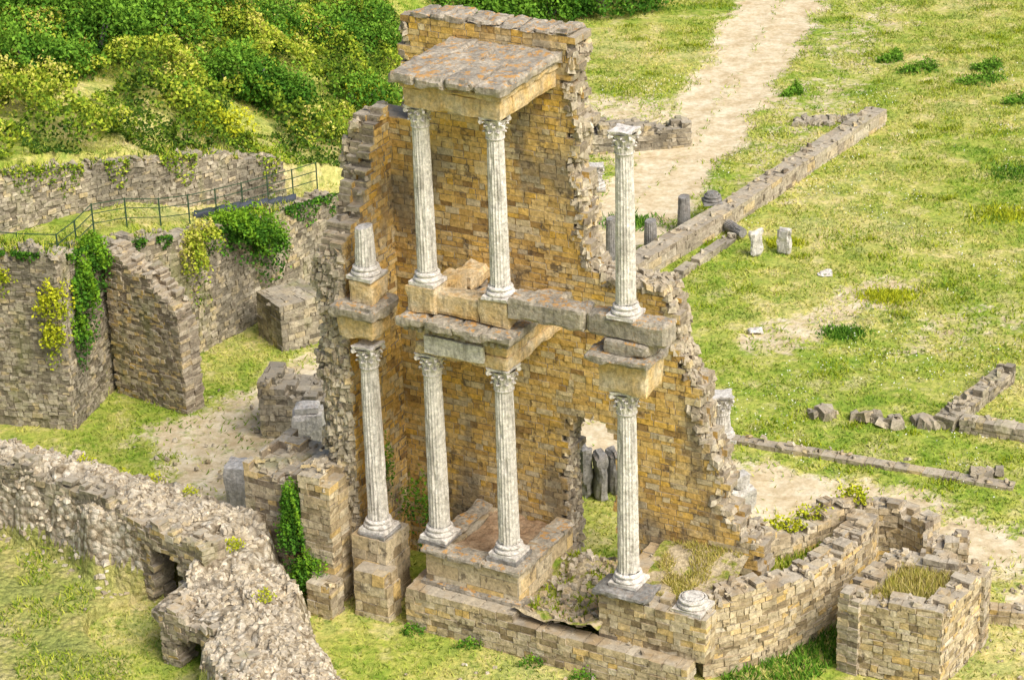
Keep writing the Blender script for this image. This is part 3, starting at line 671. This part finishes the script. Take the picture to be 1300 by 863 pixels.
# ------------------------------------------------------------------ cavea ruin, lower left
CP=[(-17,7.4),(-14,5.9),(-12,5.0),(-10.3,4.0),(-8.3,2.9),(-7.2,.9),(-6.4,-1.8),(-5.3,-5),(-4.8,-8)]
CW=[.5,.6,.8,1.1,1.3,1.15,1.3,1.4,1.4]; CT=[3.0,2.8,2.6,2.4,2.2,1.85,1.5,1.2,1.0]
REC=((-8.75,2.15,.78),(-9.25,1.3,.95),(-9.8,.7,1.1),(-7.75,-.75,.75),(-8.3,-1.6,.8),(-8.8,-2.3,.9))
def sideof(x,y): 
    px=np.array([p[0] for p in CP]); py=np.array([p[1] for p in CP])
    return x<np.interp(y,py[::-1],px[::-1])
def cav(x,y):
    x=np.asarray(x,float);y=np.asarray(y,float)
    best=np.full(x.shape,1e9); top=np.zeros(x.shape); 
    nz=.7*(fbm(x*.8,y*.8,3,3)-.5)
    for i in range(len(CP)-1):
        (x1,y1),(x2,y2)=CP[i],CP[i+1]; vx,vy=x2-x1,y2-y1
        t=np.clip(((x-x1)*vx+(y-y1)*vy)/(vx*vx+vy*vy),0,1); d=np.hypot(x-x1-t*vx,y-y1-t*vy)-(CW[i]*(1-t)+CW[i+1]*t)
        tt=CT[i]*(1-t)+CT[i+1]*t; k=d<best; best=np.where(k,d,best); top=np.where(k,tt,top)
    side=sideof(x,y)
    low=np.where(side,np.interp(x,[-16,-11,-8.7],[.7,.35,-.3]),-.5)
    e=sstep(-.1,.45,best+nz)
    h=top*(1-e)+low*e
    inner=(1-e)
    h=h+(.7*(fbm(x*1.1,y*1.1,2,4)-.5)+.3*(fbm(x*4,y*4,5,3)-.5))*inner+.15*(fbm(x*2,y*2,5,3)-.5)*e
    h=h-.35*inner*sstep(-.9,0,best)*(fbm(x*2,y*2,6,2))
    for cx,cy,r in REC:
        q=sstep(r,r+.2,np.hypot(x-cx,y-cy)); h=h*q+np.minimum(h,-.35)*(1-q)
    return h
xs=np.arange(-17,-2.4,.07); ys=np.arange(-8,8.9,.07); X,Y=np.meshgrid(xs,ys); Z=cav(X,Y)
nx,ny=len(xs),len(ys); I=np.arange(nx*ny).reshape(ny,nx)
Fq=np.stack([I[:-1,:-1],I[:-1,1:],I[1:,1:],I[1:,:-1]],-1).reshape(-1,4)
grs=(sideof(X,Y)&(Z<.95)).astype(np.float32)
me=bpy.data.meshes.new("seating_ruin"); me.from_pydata(np.stack([X,Y,Z],-1).reshape(-1,3).tolist(),[],Fq.tolist()); me.update()
me.attributes.new("grs",'FLOAT','POINT').data.foreach_set("value",grs.ravel())
M_rub,nt,b=newmat("rubble_concrete"); up,pos=upfac(nt)
vo=N(nt,"ShaderNodeTexVoronoi"); vo.inputs["Scale"].default_value=5.5; nt.links.new(pos,vo.inputs["Vector"])
sp=N(nt,"ShaderNodeSeparateColor"); nt.links.new(vo.outputs["Color"],sp.inputs[0])
c=ramp(nt,sp.outputs[0],[(0,(.32,.26,.18)),(.3,(.53,.46,.34)),(.7,(.66,.59,.46)),(1,(.74,.68,.56))])
vd=ramp(nt,vo.outputs["Distance"],[(.35,(1,1,1)),(.75,(.5,.46,.4))]); c=mix(nt,1.0,c,vd,'MULTIPLY')
c=mix(nt,ramp(nt,noi(nt,pos,.7),[(.47,(0,0,0)),(.62,(.6,.6,.6))]),c,(.30,.26,.20))
nf=noi(nt,pos,8,3.5,.8)
c=mix(nt,1.0,c,ramp(nt,nf,[(.3,(.6,.6,.6)),(.7,(1.3,1.3,1.3))]),'MULTIPLY')
gg=grass_color(nt,pos); gg=mix(nt,.3,gg,(.42,.36,.2)); gg=mix(nt,1.0,gg,ramp(nt,nf,[(.3,(.5,.52,.45)),(.7,(1.35,1.3,1.3))]),'MULTIPLY')
gf=math_(nt,'ADD',attr(nt,"grs"),math_(nt,'MULTIPLY',math_(nt,'SUBTRACT',noi(nt,pos,1.3,3.5,.8),.5),1.8))
c=mix(nt,ramp(nt,gf,[(.55,(0,0,0)),(.69,(1,1,1))]),c,gg)
nt.links.new(c,b.inputs["Base Color"])
hh=math_(nt,'ADD',math_(nt,'MULTIPLY',vo.outputs["Distance"],-1.0),nf); bump(nt,b,hh,1,.09)
me.materials.append(M_rub); cavo=link(bpy.data.objects.new("seating_ruin",me))
pts=[]
while len(pts)<4200:
    a=random.random()*(len(CP)-1); i=int(a); t=a-i; w=CW[i]*.75; x=CP[i][0]*(1-t)+CP[i+1][0]*t+random.gauss(0,w); y=CP[i][1]*(1-t)+CP[i+1][1]*t+random.gauss(0,w)
    if x>-2.6 or y<-7.8 or any(math.hypot(x-c_[0],y-c_[1])<c_[2]+.25 for c_ in REC): continue
    if fbm(x*.9,y*.9,1,3)<.42: continue
    pts.append((x,y,0))
zz=cav(np.array([p[0] for p in pts]),np.array([p[1] for p in pts]))
pts=[(p[0],p[1],float(z)) for p,z in zip(pts,zz)]
M_rst=masonry_mat("rubble_stones",GRY,[(0,(.32,.26,.18)),(.4,(.53,.46,.34)),(.8,(.66,.59,.46)),(1,(.74,.68,.56))],stain_amt=.3,lichen=.05)
stones("rubble_stones",pts,.15,M_rst,cavo)
def arch_keep(c,w,h):
    def k(a,z,r):
        if abs(a-c)<w and z<h: return False
        if z>=h and math.hypot(a-c,z-h)<w: return False
        return True
    return k
ka=dict(course=.13,blen=.22,jit=.025,cap=14,capsize=.2)
masonry("arched_passage",[(-10.4,2.9),(-9.2,1.75),(-8.2,.95),(-7.9,.6)],.7,-.5,lambda a:2.35,M_mix,cavo,arch_keep(1.85,.55,1.15),rag=.25,**ka)
masonry("arched_passage",[(-8.9,-.9),(-7.4,-1.9),(-6.8,-3.4)],.7,-.5,1.45,M_mix,cavo,arch_keep(1.0,.5,.45),rag=.3,**ka)
rough_box("passage_vault",-9.95,-7.6,1.75,3.3,1.85,2.25,M_rub,cavo,.10,.12,130,rot=-.6)
rough_box("passage_vault",-8.9,-6.6,-1.4,.3,1.1,1.5,M_rub,cavo,.10,.12,131,rot=-.5)
stones("vault_stones",[(random.uniform(-9.4,-8.0),random.uniform(2.2,3.0),2.28) for _ in range(140)]+[(random.uniform(-8.4,-7.0),random.uniform(-.9,.0),1.55) for _ in range(120)],.16,M_rst,cavo)
masonry("seating_face",[(-17,6.7),(-14,5.15),(-12.2,4.2),(-10.8,3.2),(-10.3,2.8)],.6,-.3,lambda a:float(np.interp(a,[0,4.5,8],[2.9,2.6,2.25])),M_gry,cavo,rag=.4,**ka)
n=22000; x=rng.uniform(-16,-7.5,n); y=rng.uniform(-7,5,n); z=cav(x,y); k=(z<.9)&(z>-.33)&sideof(x,y)&(fbm(x*1.5,y*1.5,3,3)>.47)
blades("slope_grass",np.stack([x,y,z],1)[k],.12,.045,M_bram,rng.random(k.sum())*.9,.8,None)
# ------------------------------------------------------------------ vegetation
n=180000; x=rng.uniform(-24,-2.2,n); y=rng.uniform(17,46,n); k=inpoly(x,y,HILL)&(fbm(x*.6,y*.6,4,3)>.28); x,y=x[k],y[k]
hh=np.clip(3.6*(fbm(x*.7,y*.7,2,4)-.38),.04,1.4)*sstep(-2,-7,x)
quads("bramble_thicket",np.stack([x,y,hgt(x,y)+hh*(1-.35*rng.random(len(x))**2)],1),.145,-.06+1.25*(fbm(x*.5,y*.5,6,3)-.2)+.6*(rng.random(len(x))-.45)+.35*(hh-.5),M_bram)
def B_(x,y,rx,ry,rz,dz=.2): return (x,y,float(hgt(x,y))+dz,rx,ry,rz)
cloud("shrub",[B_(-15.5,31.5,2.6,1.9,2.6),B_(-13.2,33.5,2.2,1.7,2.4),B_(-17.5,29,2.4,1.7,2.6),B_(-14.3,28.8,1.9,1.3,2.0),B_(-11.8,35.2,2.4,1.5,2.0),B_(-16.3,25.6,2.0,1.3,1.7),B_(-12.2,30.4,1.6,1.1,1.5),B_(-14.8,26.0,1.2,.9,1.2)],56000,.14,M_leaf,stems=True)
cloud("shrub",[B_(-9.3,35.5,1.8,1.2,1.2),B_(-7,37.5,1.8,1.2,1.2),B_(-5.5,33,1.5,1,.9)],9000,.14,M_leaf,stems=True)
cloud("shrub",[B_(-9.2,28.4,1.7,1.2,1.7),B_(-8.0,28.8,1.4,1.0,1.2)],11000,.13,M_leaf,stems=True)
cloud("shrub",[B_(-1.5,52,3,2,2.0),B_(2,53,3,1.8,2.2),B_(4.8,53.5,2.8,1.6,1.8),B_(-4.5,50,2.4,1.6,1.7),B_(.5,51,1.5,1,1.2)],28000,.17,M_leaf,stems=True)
bl=[];bl2=[];bl3=[]
for i in range(70):
    x=random.uniform(-18,-4); y=random.uniform(21,43)
    if not bool(inpoly(np.array([x]),np.array([y-1.2]),HILL)[0]): continue
    r_=random.uniform(.4,1.4); (bl if i%3 else bl2 if i%2 else bl3).append(B_(x,y,r_,r_*.8,r_*.8,.1))
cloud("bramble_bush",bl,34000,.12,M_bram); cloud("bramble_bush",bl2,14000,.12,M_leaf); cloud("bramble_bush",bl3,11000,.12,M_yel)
for x,y,r_ in ((17.5,43.5,.8),(19.7,41.8,.9),(16.5,45,.5),(20.8,39,.7),(11.8,41,.4),(20.3,43.5,.6)): cloud("low_bush",[(x,y,.0,r_,r_*.7,.3),(x+.5*r_,y+.3,0,r_*.6,r_*.5,.4),(x-.7*r_,y-.2,0,r_*.6,r_*.4,.25)],1500,.09,M_leaf)
for x,y,r_,m_ in ((10.6,17.4,.6,M_leaf),(12.4,20.2,.8,M_yel),(9.6,25,.5,M_yel),(18,27,1.2,M_yel),(4.3,27.5,.8,M_leaf),(19,31,1.2,M_leaf)):
    n=1000; x_=rng.normal(x,r_*.6,n); y_=rng.normal(y,r_*.4,n); blades("grass_tuft",np.stack([x_,y_,hgt(x_,y_)],1),.13,.06,m_,rng.random(n)*.7+.3,.6)
cloud("ivy",[(-12.75,13.3,3.6,.5,.5,1.5),(-12.45,14.3,4.4,.5,.5,.9),(-12.9,13,2.6,.35,.35,1.0)],7500,.11,M_ivy)
cloud("ivy",[(-13.3,12.2,3.8,.45,.35,1.1),(-13.4,12.1,2.9,.3,.3,.7)],2000,.1,M_yel)
cloud("ivy",[(-8.4,19.2,3.2,1.0,.6,.9),(-7.7,19.9,2.5,.6,.5,1.0),(-8.9,18.9,3.6,.8,.5,.5)],8500,.11,M_ivy)
cloud("ivy",[(-9.8,17.2,3.0,.4,.4,1.4),(-9.5,17.5,3.9,.6,.4,.5)],2400,.1,M_bram)
cloud("ivy",[(-15,12.5,4.8,.6,.35,.6),(-16,12.8,5.2,.5,.3,.3)],1200,.1,M_yel)
x_,y_=LW(-5.75,-1.0); cloud("ivy",[(x_,y_,1.5,.42,.4,1.6),(x_+.3,y_-.4,.6,.5,.35,.9),(x_-.05,y_,2.6,.28,.28,.8)],6500,.08,M_ivy)
x_,y_=LW(-3.9,1.9); cloud("wall_weeds",[(x_,y_,1.4,.4,.4,1.2),(x_+.5,y_+.2,1.0,.35,.3,.9)],900,.085,M_ivy)
x_,y_=LW(-4.1,1.0); cloud("wall_weeds",[(x_,y_,2.9,.14,.3,1.3)],260,.08,M_ivy)
for s_ in (-2.2,-.6,1.2,2.6,4.4):
    x_,y_=LW(s_,-1.2); cloud("weeds",[(x_,y_,0,.35,.15,.3)],260,.07,M_ivy)
cloud("weeds",[(6.6,1.2,2.0,.6,.2,.35),(8.6,2.2,2.3,.4,.3,.35),(7.5,1.7,2.1,.5,.2,.25)],1300,.09,M_yel)
for x,y in ((-10.5,5.2),(-11.5,5.2),(-8.6,4.0),(-7.2,1.4),(-6.3,-.6),(-9.6,4.6)):
    cloud("weeds",[(x,y,float(cav(np.array([x]),np.array([y]))[0]),.25,.22,.25)],200,.07,M_yel)
# ------------------------------------------------------------------ light, sky, camera
D=Vector((.50,-.55,.85)).normalized()
sun=bpy.data.lights.new("sun","SUN"); sun.energy=3.4; sun.angle=math.radians(35); sun.color=(1,.96,.89)
so=link(bpy.data.objects.new("sun",sun)); so.rotation_euler=D.to_track_quat('Z','Y').to_euler()
w=bpy.data.worlds.new("World"); sc.world=w; w.use_nodes=True; nt=w.node_tree
sky=N(nt,"ShaderNodeTexSky"); sky.sky_type='NISHITA'; sky.sun_disc=False
sky.sun_elevation=math.asin(D.z); sky.sun_rotation=math.atan2(D.x,D.y); sky.dust_density=5
nt.links.new(sky.outputs[0],nt.nodes["Background"].inputs[0]); nt.nodes["Background"].inputs[1].default_value=.15
sc.view_settings.view_transform='Standard'; sc.view_settings.look='None'; sc.view_settings.exposure=0
pitch=math.radians(24.5); roll=math.radians(1.9)
fwd=Vector((0,math.cos(pitch),-math.sin(pitch))); right=Vector((1,0,0)); upv=right.cross(fwd)
R=right*math.cos(roll)-upv*math.sin(roll); U=upv*math.cos(roll)+right*math.sin(roll)
cam=bpy.data.cameras.new("camera"); cam.sensor_width=36; cam.lens=36*3000/1300; cam.clip_end=3000; cam.clip_start=1
co=link(bpy.data.objects.new("camera",cam))
co.matrix_world=Matrix(((R.x,U.x,-fwd.x,0),(R.y,U.y,-fwd.y,-51),(R.z,U.z,-fwd.z,31.3),(0,0,0,1)))
sc.camera=co
